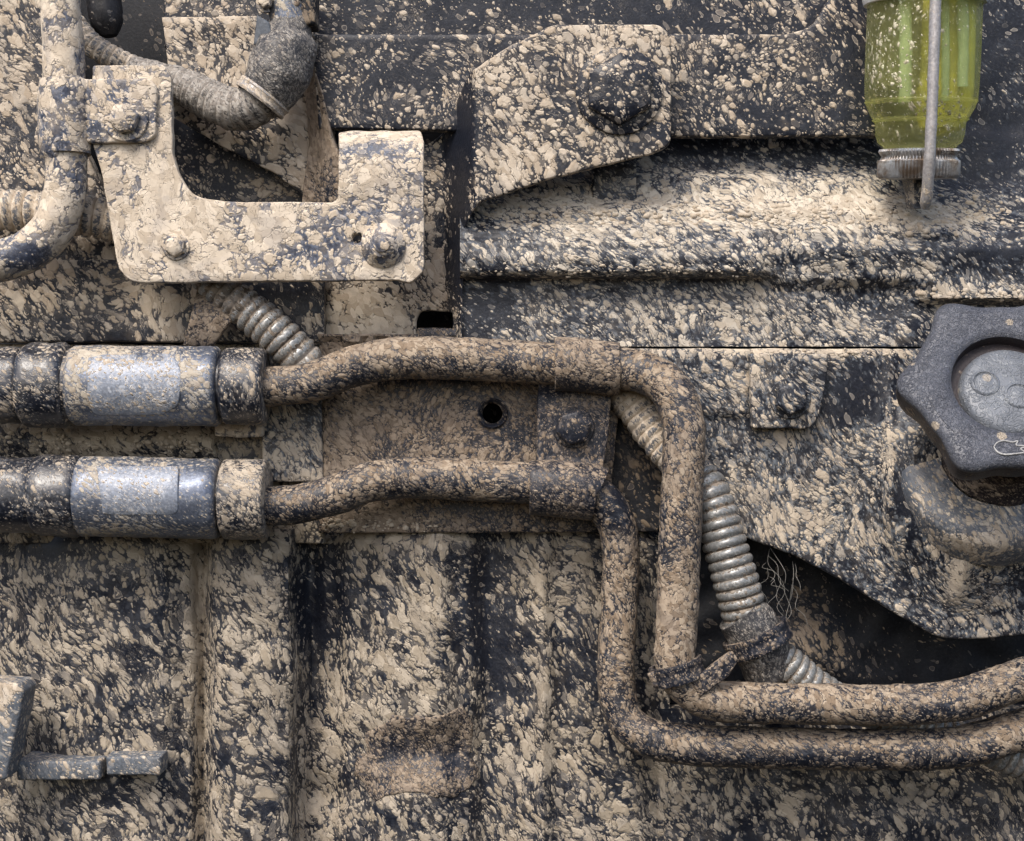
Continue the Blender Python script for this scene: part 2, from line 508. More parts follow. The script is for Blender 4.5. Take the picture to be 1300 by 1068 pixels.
def cap_mat(name, base, lite, mudy, bumpd, cellp=.16):
    m = bpy.data.materials.new(name); m.use_nodes = True
    g = NG(m)
    geo = g.n('ShaderNodeNewGeometry'); pos = g.vm('SCALE', geo.outputs['Position'], sc=1 / S)
    b = g.n('ShaderNodeBsdfPrincipled'); o = g.n('ShaderNodeOutputMaterial')
    wr = g.noise(pos, cellp, 2.5, .55, 1.6)
    wr2 = g.m('ABSOLUTE', g.m('SUBTRACT', wr, .5))
    ridge = g.ss(wr2, 0, .07, 1., 0.)
    big = g.noise(pos, .03, 3)
    fine = g.noise(pos, .6, 3)
    c = g.mix(g.ss(big, .3, .7), base, tuple(x * 1.25 for x in base))
    c = g.mix(g.m('MULTIPLY', ridge, g.ss(big, .35, .65, .1, .55)), c, lite)
    v = g.n('ShaderNodeTexVoronoi'); g.L(pos, v.inputs['Vector']); v.inputs['Scale'].default_value = .028
    sc = g.n('ShaderNodeSeparateColor'); g.L(v.outputs['Color'], sc.inputs[0])
    spot = g.ss(g.m('SUBTRACT', g.m('MULTIPLY', sc.outputs[0], .22), g.m('MULTIPLY_ADD', g.m('SUBTRACT', fine, .5), .12, v.outputs['Distance'])), 0, .02)
    c = g.mix(g.m('MULTIPLY', spot, mudy), c, (.45, .38, .29))
    g.L(c, b.inputs['Base Color'])
    b.inputs['Roughness'].default_value = .38
    bp = g.n('ShaderNodeBump'); bp.inputs['Strength'].default_value = .8; bp.inputs['Distance'].default_value = bumpd * S
    g.L(g.m('ADD', ridge, g.m('MULTIPLY', fine, .5)), bp.inputs['Height']); g.L(bp.outputs[0], b.inputs['Normal'])
    g.L(b.outputs[0], o.inputs[0])
    return m
M['cap'] = cap_mat('weathered_blue_grey_plastic', (.062, .067, .084), (.21, .225, .26), .8, 1.6)
M['cap_disc'] = cap_mat('dusty_pale_plastic', (.115, .128, .15), (.30, .315, .33), .5, 1.0, .08)
M['foot'] = mud_mat('dusty_neck_casting', cell=11, film=.9, lines=.8, base=(.06, .068, .082), filmc=(.19, .205, .225), stretch=1.8, rot=30)
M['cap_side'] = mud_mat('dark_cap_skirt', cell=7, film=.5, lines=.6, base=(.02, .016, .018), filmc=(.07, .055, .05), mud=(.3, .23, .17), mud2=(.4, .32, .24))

def bowl_mat():
    m = bpy.data.materials.new('yellow_green_clear_plastic'); m.use_nodes = True
    g = NG(m)
    col, mask, flm, nrm, n1, pos = mud_nodes(g, cell=11, film=.4, lines=.5, stretch=1.6, rot=20, mud=(.50, .45, .30), mud2=(.66, .62, .46), base=(.42, .42, .20), filmc=(.62, .66, .52), bump=.8)
    tr = g.n('ShaderNodeBsdfTransparent'); g.put(tr.inputs[0], (.96, .97, .80))
    tl = g.n('ShaderNodeBsdfTranslucent'); g.put(tl.inputs[0], (.80, .80, .42))
    pr = g.n('ShaderNodeBsdfPrincipled'); g.L(col, pr.inputs['Base Color']); pr.inputs['Roughness'].default_value = .16
    g.L(nrm, pr.inputs['Normal'])
    m1 = g.n('ShaderNodeMixShader'); m1.inputs[0].default_value = .28; g.L(tr.outputs[0], m1.inputs[1]); g.L(tl.outputs[0], m1.inputs[2])
    m2 = g.n('ShaderNodeMixShader'); g.L(g.m('ADD', g.m('MULTIPLY', mask, .66), g.m('MULTIPLY_ADD', flm, .5, .10)), m2.inputs[0]); g.L(m1.outputs[0], m2.inputs[1]); g.L(pr.outputs[0], m2.inputs[2])
    o = g.n('ShaderNodeOutputMaterial'); g.L(m2.outputs[0], o.inputs[0])
    return m
M['bowl'] = bowl_mat()
def plain(name, c1, c2, rough, metallic=0, sc=.08, bump=.6):
    m = bpy.data.materials.new(name); m.use_nodes = True
    g = NG(m)
    geo = g.n('ShaderNodeNewGeometry'); pos = g.vm('SCALE', geo.outputs['Position'], sc=1 / S)
    b = g.n('ShaderNodeBsdfPrincipled'); o = g.n('ShaderNodeOutputMaterial')
    n = g.noise(pos, sc, 4, .6, .5)
    g.L(g.mix(g.ss(n, .35, .65), c1, c2), b.inputs['Base Color'])
    b.inputs['Roughness'].default_value = rough; b.inputs['Metallic'].default_value = metallic
    bp = g.n('ShaderNodeBump'); bp.inputs['Distance'].default_value = bump * S; g.L(g.noise(pos, .3, 3), bp.inputs['Height']); g.L(bp.outputs[0], b.inputs['Normal'])
    g.L(b.outputs[0], o.inputs[0]); return m
M['tube_green'] = plain('pale_green_plastic', (.38, .50, .34), (.46, .58, .40), .4)
M['fuel'] = plain('yellow_fuel_film', (.86, .78, .10), (.50, .48, .14), .3, sc=.03)
M['crumb'] = plain('dried_mud', (.40, .33, .25), (.55, .475, .38), .9)
M['core'] = plain('olive_filter_mesh', (.10, .10, .05), (.20, .19, .09), .6, sc=.12)
M['white'] = plain('dusty_white_plastic', (.55, .53, .50), (.68, .67, .65), .5)
M['ring'] = plain('knurled_dull_metal', (.24, .19, .15), (.55, .57, .60), .36, .75, sc=.04)
M['web'] = plain('dusty_web_thread', (.16, .155, .14), (.26, .25, .23), .8)
M['emb'] = plain('worn_emboss', (.26, .26, .26), (.40, .40, .39), .6)

# ================================================================ the setting: surfaces behind everything
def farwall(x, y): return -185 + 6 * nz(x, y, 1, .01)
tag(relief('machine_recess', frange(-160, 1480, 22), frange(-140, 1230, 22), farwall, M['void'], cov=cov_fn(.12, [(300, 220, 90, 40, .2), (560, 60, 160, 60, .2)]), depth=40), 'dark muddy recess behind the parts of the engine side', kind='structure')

# ---- left side panels
p = plate('bulkhead_panel', [(-70, -70), (62, -70), (74, 120), (135, 250), (160, 345), (-70, 345)], -60, M['panel'], None, 30, 2,
          cov_fn(.66, [(10, 30, 60, 60, -.12), (90, 330, 60, 40, -.15)]))
tag(p, 'mud spotted panel at the far left behind the bent pipe', 'panel')
p = plate('back_panel', [(205, 22), (330, 20), (345, 42), (392, 40), (398, 180), (396, 254), (345, 218), (290, 190), (222, 150)], -62, M['drops'], None, 8, 2,
          cov_fn(.78, [(250, 60, 60, 60, -.1), (320, 185, 30, 20, -.2)]), dfun=lambda x, y: 4 * nz(x, y, 0, .02))
tag(p, 'muddy panel with slanting lower edge behind the rubber elbow', 'panel')
p = plate('lower_back_panel', [(190, 130), (430, 150), (430, 300), (190, 300)], -112, M['drops'], None, 12, 2,
          cov_fn(.26, [(330, 240, 40, 22, .6), (250, 230, 40, 30, .1)]))
tag(p, 'dark sparsely muddied panel seen low in the bracket cutout', 'panel')
p = plate('side_flange', [(384, 80, 6), (400, 84, 4), (412, 130), (424, 180, 6), (432, 195), (436, 262), (382, 262), (392, 180)], -20, M['brown'], None, 45, 3,
          cov_fn(.95, [(420, 230, 16, 40, -.3)]), dfun=lambda x, y: -34 * max(0, min(1, (408 + (y - 90) * .12 - x) / 26)))
tag(p, 'brown coated upright flange beside the curled bracket tab', 'flange')
p = plate('cowl_panel', [(208, -70), (1140, -70), (1140, 60), (208, 60)], -78, M['drops'], None, 20, 2,
          cov_fn(.42, [(250, 10, 60, 40, .15), (620, 10, 120, 30, -.12), (840, 30, 60, 30, -.2), (950, 10, 70, 30, .1)]))
tag(p, 'dark mud flecked panel along the top edge above the beam', 'panel')
# ---- frame beam
beam = thing('frame_beam', 'long black mud flecked beam running behind the bolted gusset', 'beam', 770, 172, -22)
plate('beam_web', [(396, 43), (1000, 43, 6), (1030, 34, 14), (1058, -10, 20), (1075, -70), (1135, -70), (1135, 173), (850, 173), (700, 168), (404, 163)], -30, M['drops'], beam, 16, 2.5,
      cov_fn(.48, [(430, 60, 40, 40, .1), (470, 110, 60, 50, .05), (900, 130, 60, 50, .12), (1080, 90, 40, 70, -.1), (550, 70, 30, 40, -.12), (1040, 150, 50, 30, .05)]))

# ---- pressed slope housing on the right
PR_A = [(160, -84), (178, -80), (205, -72), (240, -48), (275, -22), (298, -8), (312, 0), (328, 4), (343, 2), (350, -6), (356, -30), (372, -31), (441, -28)]
PR_B = [(160, -84), (178, -80), (205, -72), (240, -50), (275, -26), (298, -14), (318, -8), (350, -14), (372, -28), (441, -28)]
PR_C = [(160, -84), (178, -80), (225, -74), (265, -52), (300, -12), (318, -4), (350, -6), (378, -4), (388, -30), (400, -32), (441, -30)]
def slope_d(x, y):
    a_ = lerp_pts(PR_A, y); b = lerp_pts(PR_B, y); c_ = lerp_pts(PR_C, y)
    t1 = max(0, min(1, (x - 955) / 40)); t2 = max(0, min(1, (x - 1140) / 70))
    t1 = t1 * t1 * (3 - 2 * t1); t2 = t2 * t2 * (3 - 2 * t2)
    v = a_ * (1 - t1) + b * t1
    v = v * (1 - t2) + c_ * t2
    v += 5 * math.exp(-((x - 1010) / 22) ** 2) * (1 if 330 < y < 441 else 0) * math.sin((y - 330) / 111 * math.pi)
    v += 16 * math.exp(-((x - 1180) / 34) ** 2 - ((y - 282) / 20) ** 2) + 3 * nz(x, y, 7, .04) * math.exp(-((x - 1180) / 60) ** 2)
    v -= 7 * math.exp(-((x - 1110) / 40) ** 2 - ((y - 385) / 26) ** 2)
    return v
sys_ = frange(-75, 155, 10) + frange(165, 296, 5) + frange(300, 372, 2.5) + frange(378, 440, 5)
hs = thing('pressed_housing', 'wide pressed sheet housing with muddy ridge under the beam', 'housing', 940, 440, -28)
relief('sheet', frange(584, 1400, 6), sys_, slope_d, M['slope'], hs, depth=14,
       cov=cov_fn(.56, [(900, 190, 260, 22, -.28), (700, 262, 90, 14, .12), (900, 260, 200, 24, .26), (1100, 262, 120, 26, .22), (640, 300, 60, 14, -.1), (1270, 60, 70, 110, -.42), (1270, 190, 60, 50, -.3), (1245, 225, 50, 30, -.2), (1290, 300, 50, 60, -.22),
                     (1110, 385, 45, 26, -.3), (1240, 370, 70, 12, .3), (615, 395, 50, 45, -.3), (690, 385, 40, 40, .1), (860, 390, 80, 30, .12), (620, 330, 20, 30, -.2), (1240, 320, 90, 8, -.35), (1180, 280, 40, 18, .3), (800, 420, 40, 20, .1)]))
plate('stiffener', [(752, 205), (808, 200), (808, 262, 6), (752, 268)], -40, M['slope'], hs, 40, 2.5, cov_fn(.58))

# ---- gusset bracket: upright face, slanting web, low foot behind the cream bracket
def gus(x, y):
    edge = 603
    if x >= edge: return 0
    t = min(1, (edge - x) / 40)
    return -84 * t
gb = thing('gusset_bracket', 'black mud spotted gusset plate held by one big bolt', 'bracket', 700, 260, 10)
plate('bracket_plate', [(596, 92, 6), (640, 62), (702, 31, 8), (838, 31, 14), (852, 44, 12), (852, 186, 12), (820, 197), (690, 229), (606, 257, 10), (588, 292, 10), (586, 432), (574, 432), (575, 397, 3), (548, 394, 3), (534, 396, 6),
      (529, 406, 3), (528, 432), (404, 432), (404, 300), (440, 190), (470, 186), (545, 184, 12), (566, 165, 14), (580, 125)], 18, M['drops'], gb, 9, 2.2,
      cov_fn(.68, [(700, 80, 60, 40, -.05), (583, 200, 17, 70, -.75), (583, 330, 15, 70, -.75), (592, 130, 12, 40, -.5), (470, 400, 75, 45, .32), (830, 170, 30, 20, -.25), (622, 180, 20, 40, -.2), (660, 210, 50, 30, .12), (548, 240, 10, 50, -.1), (550, 340, 16, 40, .15)]), dfun=gus, sp=7)
bb = lathe('big_bolt', (786, 116, 18), FRONT, [(56, -1), (55, 5), (47, 9), (43, 9), (42, 19), (37, 23), (20, 24), (0, 24)], M['drops'], gb, .5, 60,
           lambda th, r: hexf(.5)(th, r) * 1.03 if r < 45 else r, lump=.8)

# ---- cream L bracket
def lb(x, y):
    v = 0
    if x > 424 and y < 205: v -= 36 * (1 - math.sqrt(max(0, 1 - min(1, (205 - y) / 40) ** 2)))
    if x > 424 and 196 < y < 255: v += 3 * math.sin((y - 196) / 59 * math.pi)
    return v
lbk = thing('mud_caked_bracket', 'cream mud caked L shaped bracket with three bolts', 'bracket', 330, 358, 42)
plate('bracket_plate', [(117, 83, 4), (210, 83, 7), (217, 98), (219, 195), (228, 225, 16), (246, 250, 14), (285, 256), (424, 257, 5), (430, 250), (430, 168, 3), (442, 166), (534, 166, 4), (538, 180), (538, 346, 12),
      (520, 359, 5), (505, 356), (166, 359, 12), (150, 340), (128, 215), (116, 178)], 42, M['cream'], lbk, 12, 1.5,
      cov_fn(.88, [(470, 275, 60, 20, -.38), (400, 320, 50, 26, -.32), (340, 330, 30, 12, -.3), (470, 190, 44, 12, -.55), (170, 230, 20, 30, -.1), (300, 300, 26, 14, -.22), (520, 290, 20, 30, -.15), (100, 170, 20, 20, -.2), (520, 320, 25, 30, .05), (200, 260, 40, 60, .1), (255, 290, 60, 30, .1),
                      (440, 300, 30, 30, -.2), (520, 230, 20, 30, -.3), (180, 110, 30, 30, .1)]), dfun=lb, sp=7, holes=[(453, 303, 6)])
tb = plate('clamp_tab', [(100, 100, 4), (190, 99, 10), (199, 110, 4), (198, 172, 10), (184, 181, 5), (110, 181, 4)], 50, M['cream'], lbk, 8, 2.5, cov_fn(.82, [(118, 165, 12, 12, -.5)]), sp=7)
bolt(160, 152, 50, 19, M['cream'], lbk, .74, 15, .2, 1.5, .2)
bolt(224, 314, 42, 13, M['cream'], lbk, .68, 12, .5, 1.3, .3)
b = lathe('dome_bolt', (486, 312, 42), FRONT, [(29, -1), (28, 3), (25, 5), (24, 7), (21, 9), (20, 11), (16.5, 13), (15.5, 15), (11, 17), (10, 19.5), (6, 21), (0, 21.5)], M['cream'], lbk, .55, 40, lump=.8)

# ---- tabs behind the cream bracket
p = plate('folded_strap', [(250, 366), (302, 378, 4), (297, 402, 6), (270, 440), (232, 440, 4), (238, 415, 8)], -8, M['brown'], None, 8, 2, cov_fn(.92), dfun=lambda x, y: 14 * math.sin((y - 366) / 74 * math.pi))
tag(p, 'folded tan coated strap below the cream bracket', 'strap')

# ---- left wall strips
wl = plate('upper_wall_strip', [(-80, 330), (412, 330), (412, 434), (-80, 434)], -48, M['panel'], None, 26, 2, cov_fn(.62, [(40, 390, 50, 30, .1), (160, 400, 40, 30, -.1), (350, 370, 40, 20, -.35), (215, 400, 30, 30, .15)]))
tag(wl, 'mud spattered wall strip above the upper hose sleeve', 'panel')
wl = plate('middle_wall_strip', [(-80, 437), (410, 437), (410, 690), (-80, 690)], -66, M['housing'], None, 26, 2,
           cov_fn(.78, [(30, 560, 60, 20, -.1), (200, 565, 40, 20, -.1), (320, 600, 30, 40, -.15), (380, 480, 60, 40, -.25)]),
           dfun=lambda x, y: 18 * max(0, 1 - abs(y - 562) / 30) if x < 275 else 0)
tag(wl, 'muddy strip of wall between the two fat hoses', 'panel')
ls = thing('spacer_block', 'small muddy step block right of the upper hose collar', 'block', 330, 610, -40)
plate('block_body', [(332, 512, 3), (408, 508), (410, 612), (332, 612)], -42, M['cover'], ls, 28, 3, cov_fn(.66))
plate('block_ledge', [(272, 538, 3), (334, 536, 3), (334, 554, 3), (300, 556), (272, 554, 3)], -30, M['cream'], ls, 26, 3, .8)

# ---- support plate between the pipes
def spd(x, y):
    v = 0
    if y < 434: v += 10
    if x < 418: v -= 12 * (418 - x) / 18
    return v
sp_ = thing('pipe_support_plate', 'brown muddy plate with empty bolt hole behind both pipes', 'plate', 590, 660, -40)
plate('plate_face', [(404, 424), (528, 424), (530, 416, 3), (762, 420, 5), (790, 446), (786, 520), (770, 676), (404, 677)], -42, M['brown'], sp_, 16, 2.5,
      cov_fn(.68, [(440, 560, 40, 60, .15), (470, 660, 60, 14, .35), (700, 660, 60, 20, -.25), (600, 650, 50, 18, -.25), (560, 480, 60, 12, -.3), (470, 430, 60, 20, .3), (600, 424, 150, 8, -.1)]), dfun=spd, sp=8, holes=[(625, 525, 13)])
lathe('hole_rim', (625, 525, -41), FRONT, [(20, -1), (19.5, 2), (17.5, 3.5), (15, 1), (13, -3), (12.5, -12)], M['brown'], sp_, .45, 36, lump=.5)

# ---- ribbed housing below
RX = [(-90, -95), (-20, -90), (14, -84), (40, -66), (90, -52), (140, -48), (200, -50), (240, -62), (258, -80), (264, -70), (272, -46), (300, -40), (345, -42), (368, -48), (378, -74), (396, -92), (420, -84), (450, -66), (500, -52), (555, -46), (590, -58), (622, -76),
      (650, -72), (674, -64), (690, -54), (708, -64), (740, -62), (800, -66), (850, -80), (900, -96)]
def hous_d(x, y):
    v = (lerp_pts(RX, x + 8 * nz(0, y, 2, .01)) + 66) * 1.5 - 72
    v -= 26 * math.exp(-((x - 540) / 62) ** 2 - ((y - 955) / 30) ** 2)
    v -= 16 * math.exp(-((x - 420) / 40) ** 2 - ((y - 1010) / 26) ** 2)
    v += 3.5 * nz(x, y, 0, .018) + 1.5 * nz(x, y, 4, .05)
    if y < 690: v -= 8 * (690 - y) / 15
    return v
rh = relief('ribbed_housing', frange(-90, 850, 6), frange(672, 1180, 7), hous_d, M['housing'], depth=40,
       cov=cov_fn(.64, [(60, 690, 90, 20, -.35), (150, 830, 50, 80, -.08), (160, 740, 60, 40, -.15), (250, 820, 14, 120, .35), (400, 760, 26, 90, -.4), (400, 900, 20, 60, -.1), (250, 700, 12, 60, .2), (480, 740, 60, 50, -.12), (548, 760, 26, 30, .35), (620, 780, 50, 60, -.3), (640, 860, 40, 60, -.25),
                     (470, 880, 60, 60, .2), (650, 810, 20, 60, .1), (600, 710, 50, 24, -.25), (540, 950, 60, 24, .1), (320, 780, 40, 80, .1), (330, 920, 50, 40, .1), (690, 800, 14, 100, .3), (740, 840, 30, 60, -.15), (680, 950, 40, 30, .1)]))
tag(rh, 'muddy cast housing with upright ribs in the lower left', 'housing')

cake = [(468, 925), (500, 908), (545, 912), (590, 902), (606, 925), (596, 958), (612, 990), (570, 1012), (520, 1004), (478, 1018), (448, 985), (462, 955)]
p = plate('mud_cake', cake, 2.5, M['brown'], None, 6, 2, cov_fn(.75, [(500, 950, 24, 18, -.5), (570, 965, 24, 20, -.5)]), dfun=lambda x, y: hous_d(x, y) + 1.5 * nz(x, y, 3, .08), wob=5, sp=6)
tag(p, 'reddish brown cake of mud in the hollow at the bottom centre', 'mud')
# ---- lower right cover
def cov_d(x, y):
    v = 0
    if x < 952: v += 7 * max(0, min(1, (530 - y) / 4))
    r = math.hypot((x - 1256) / 1.0, (y - 612) / 1.05)
    t = max(0, min(1, (170 - r) / 70)); v += 34 * t * t * (3 - 2 * t)
    if 450 < y < 760: v += 9 * math.exp(-((x - 1129 - max(0, y - 660) * .35) / 7) ** 2) * min(1, (y - 450) / 60)
    v += 9 * math.exp(-((x - 1222 + (y - 730) * .22) / 13) ** 2) * (1 if y > 700 else max(0, (y - 660) / 40)) * (1 if y < 760 else max(0, 1 - (y - 760) / 20))
    v -= 14 * math.exp(-((x - 1288) / 40) ** 2 - ((y - 735) / 26) ** 2)
    v -= 8 * math.exp(-((x - 1165) / 26) ** 2 - ((y - 725) / 30) ** 2)
    return v
cv = thing('filler_cover', 'grey blue muddy cover carrying the filler neck', 'cover', 1100, 812, -12)
plate('cover_sheet', [(798, 442.6), (1400, 442.6), (1400, 806), (1300, 806), (1240, 812), (1192, 811, 16), (1130, 775), (1070, 738), (1010, 706), (944, 682, 10), (896, 664, 4), (884, 600, 8), (866, 560), (840, 520), (800, 470)], -12, M['cover'], cv, 14, 3,
      cov_fn(.52, [(1090, 500, 40, 40, -.4), (1150, 620, 30, 60, -.45), (1129, 610, 9, 90, .4), (1050, 640, 60, 50, .12), (1180, 790, 80, 14, -.15), (1240, 700, 60, 16, .25), (960, 640, 60, 30, .12), (1216, 730, 12, 40, .6), (1160, 720, 30, 30, -.05),
                      (1290, 740, 30, 20, -.2), (1290, 780, 40, 20, .15), (1000, 447, 220, 5, .5)]), dfun=cov_d, sp=7)
plate('bolt_pad', [(952, 449, 4), (1052, 449, 5), (1050, 480), (1040, 532, 12), (1028, 544, 5), (955, 544, 4)], 8, M['cover'], cv, 22, 2.2, cov_fn(.52), sp=8)
bolt(1003, 506, 8, 21, M['cover'], cv, .36, 15, .4, 1.25, .15, lump=.3)

# lower cavity surfaces
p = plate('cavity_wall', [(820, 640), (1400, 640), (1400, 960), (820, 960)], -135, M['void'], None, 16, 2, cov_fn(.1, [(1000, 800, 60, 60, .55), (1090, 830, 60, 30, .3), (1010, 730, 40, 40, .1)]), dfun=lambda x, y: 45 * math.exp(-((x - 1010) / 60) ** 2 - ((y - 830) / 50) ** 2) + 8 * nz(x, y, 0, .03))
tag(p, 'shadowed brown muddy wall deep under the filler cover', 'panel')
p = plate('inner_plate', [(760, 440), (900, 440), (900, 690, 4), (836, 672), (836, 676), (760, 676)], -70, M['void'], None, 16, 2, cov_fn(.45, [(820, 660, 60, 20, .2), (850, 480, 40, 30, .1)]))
tag(p, 'dark plate glimpsed between the clamp and the upright pipe', 'plate')
def low_d(x, y):
    return -88 + 12 * math.sin(x * .03) * max(0, min(1, (y - 940) / 40)) + 4 * nz(x, y, 0, .03)
p = relief('bottom_casting', frange(800, 1400, 8), frange(900, 1180, 8), low_d, M['housing'], depth=30, cov=cov_fn(.55, [(1000, 905, 200, 14, -.3), (860, 990, 60, 40, .1)]))
tag(p, 'mud coated casting under the lowest pipe run', 'housing')

# ================================================================ pipes and hoses
up = thing('upper_steel_pipe', 'upper brown muddy pipe bending down and off to the right', 'pipe', 860, 880, 40)
cpi = cov_fn(.70, [(360, 480, 40, 20, .05), (430, 490, 60, 16, -.3), (700, 470, 60, 10, .05), (850, 780, 30, 70, .3), (870, 500, 20, 40, -.25), (1000, 890, 120, 10, .2), (1180, 905, 60, 8, -.1), (1240, 880, 50, 14, .1), (520, 440, 80, 10, .2)])
PU = [(322, 491, 12, 25), (360, 490, 12, 25), (400, 484, 12, 25.5), (450, 465, 8, 26), (510, 455, 4, 27), (600, 456, 0, 27), (700, 462, 0, 27), (780, 467, 4, 27), (825, 476, 16, 27), (855, 500, 32, 27), (868, 545, 44, 27), (866, 620, 50, 27), (862, 720, 50, 27), (859, 800, 50, 26.5),
      (857, 838, 50, 26), (868, 868, 48, 25), (900, 888, 44, 25), (950, 892, 40, 26), (1050, 894, 38, 26), (1150, 895, 38, 26), (1220, 888, 38, 26), (1280, 868, 38, 26), (1340, 850, 38, 26), (1420, 835, 38, 24.5)]
tube('pipe_run', PU, M['pipe'], up, cpi, lump=.9)
lo = thing('lower_steel_pipe', 'lower brown muddy pipe running down behind and along the bottom', 'pipe', 785, 940, 20)
PL = [(322, 642, 12, 25), (370, 641, 12, 25), (420, 630, 12, 25.5), (470, 612, 8, 26), (520, 607, 4, 26.5), (600, 610, 0, 26.5), (690, 615, 0, 26.5), (745, 625, -2, 26), (778, 655, -4, 25), (788, 700, -8, 24), (786, 780, -10, 23.5), (782, 850, -6, 23.5), (790, 905, 0, 23.5),
      (820, 935, 8, 25), (880, 946, 12, 26), (960, 949, 14, 26), (1060, 951, 14, 26), (1160, 952, 14, 26), (1230, 946, 14, 26), (1300, 926, 14, 26), (1420, 890, 14, 26)]
tube('pipe_run', PL, M['pipe'], lo, cov_fn(.66, [(420, 650, 60, 14, -.2), (790, 640, 20, 40, -.3), (785, 800, 20, 90, .15), (1000, 962, 200, 10, -.25), (560, 590, 120, 10, .1), (880, 940, 40, 10, .1)]), lump=.9)

# clamp over both pipes
cl = thing('pipe_clamp', 'brown two loop clamp bolted over both steel pipes', 'clamp', 735, 655, 0)
def sub(path, a_, b, add):
    out = []
    for i in range(13):
        x = a_ + (b - a_) * i / 12
        for p0, p1 in zip(path, path[1:]):
            if p0[0] <= x <= p1[0]:
                t = (x - p0[0]) / (p1[0] - p0[0]); out.append((x, p0[1] + (p1[1] - p0[1]) * t, p0[2] + (p1[2] - p0[2]) * t, p0[3] + (p1[3] - p0[3]) * t + add)); break
    return out
tube('strap', [(704, 462, 0, 28), (704, 462, 0, 33), (706, 462, 0, 34.5), (730, 463, 0, 34.5), (760, 466, 1, 34.5), (783, 469, 3, 34.5), (785, 469, 3, 33), (785, 469, 3, 27)], M['brown'], cl, cov_fn(.72, [(740, 492, 40, 8, -.2)]), spline=False, lump=1.0, seg=36)
st = [(672, 619, 0, 28), (672, 619, 0, 33.5), (674, 619, 0, 35), (700, 620, 0, 36), (725, 622, 0, 36.5), (755, 625, 0, 36), (757, 626, 0, 34), (757, 626, 0, 26)]
tube('strap', st, M['brown'], cl, cov_fn(.62, [(700, 600, 30, 20, -.1)]), spline=False, lump=1.0, seg=36)
plate('clamp_plate', [(683, 478, 4), (778, 486, 4), (772, 560), (760, 628, 4), (680, 622, 4)], -8, M['brown'], cl, 10, 2.5, cov_fn(.55, [(755, 560, 16, 30, -.2)]), sp=7,
      dfun=lambda x, y: 12 * max(0, min(1, (y - 585) / 25)) + 10 * max(0, min(1, (500 - y) / 15)))
bolt(728, 543, -8, 22, M['brown'], cl, .38, 16, .25, 1.2, .12)

# fat hoses with crimped sleeves
def hose(name, label, yc, tilt, segs, x_end):
    t = thing(name, label, 'hose', 160, yc, 10)
    for (nm, x0, x1, r, mt, cv_, ch) in segs:
        x0 += (650 - x0) * .022; x1 += (650 - x1) * .022
        y0 = yc + tilt * x0; y1 = yc + tilt * x1
        pts = [(x0, y0, 12, r - ch), (x0 + ch * .4, y0, 12, r - ch * .4), (x0 + ch, y0, 12, r)]
        m = max(2, int((x1 - x0 - 2 * ch) / 8))
        for k in range(1, m): pts.append((x0 + ch + (x1 - x0 - 2 * ch) * k / m, y0 + (y1 - y0) * k / m, 12, r))
        pts += [(x1 - ch, y1, 12, r), (x1 - ch * .4, y1, 12, r - ch * .4), (x1, y1, 12, r - ch)]
        tube(nm, pts, mt, t, cv_, spline=False, lump=1.5 if nm == 'rubber_cuff' else .9, seg=44)
    return t
h1 = hose('upper_hose', 'upper thick rubber hose with pale dusty crimp sleeve', 489, 0.006, [
    ('rubber_cuff', -90, 20, 48, M['hose'], .42, 6), ('rubber_cuff', 17, 77, 54, M['hose'], .42, 7), ('hose_body', 60, 90, 47, M['hose'], .5, 3), ('crimp_sleeve', 79, 272, 51, M['sleeve'], cov_fn(.46, [(235, 465, 30, 20, .35), (180, 530, 90, 12, .2), (120, 450, 40, 8, .3), (95, 500, 14, 40, .3)]), 6),
    ('pipe_stub', 265, 284, 40, M['hose'], .3, 2), ('collar', 276, 331, 49, M['hose'], cov_fn(.5, [(300, 520, 30, 16, -.1)]), 5)], 330)
plate('wear_patch', [(112, 450, 6), (220, 449, 10), (230, 470, 8), (227, 514, 8), (205, 527), (118, 527, 8), (110, 500)], 58, M['worn_glare'], h1, 4, 1.2, cov_fn(.36, [(160, 515, 50, 8, .4)]), sp=8,
      dfun=lambda x, y: math.sqrt(max(1, 52.2 ** 2 - (y - 489.8) ** 2)) - 46.6 + .4)  # pale patch: wear plus highlight glare painted on the upper sleeve
h2 = hose('lower_hose', 'lower thick rubber hose with rubbed crimp sleeve and painted glare', 628, 0.02, [
    ('rubber_cuff', -90, 37, 48, M['hose'], .46, 6), ('rubber_cuff', 31, 96, 52, M['hose'], .46, 8), ('hose_body', 80, 110, 45, M['hose'], .3, 3), ('crimp_sleeve', 88, 272, 51, M['sleeve'], cov_fn(.44, [(120, 600, 30, 30, .25), (170, 672, 100, 12, .3), (255, 605, 20, 20, -.2)]), 6),
    ('pipe_stub', 265, 284, 40, M['hose'], .3, 2), ('collar', 275, 333, 51, M['hose'], .66, 4)], 330)
plate('worn_flat', [(122, 592), (226, 592, 3), (226, 650, 6), (218, 655, 3), (130, 654, 4)], 58, M['worn_glare'], h2, 4, 1.5, cov_fn(.33), sp=8, dfun=lambda x, y: math.sqrt(max(1, 52.2 ** 2 - (y - 631.5) ** 2)) - 46.2 + .8)  # same worn colour with painted glare on the lower sleeve

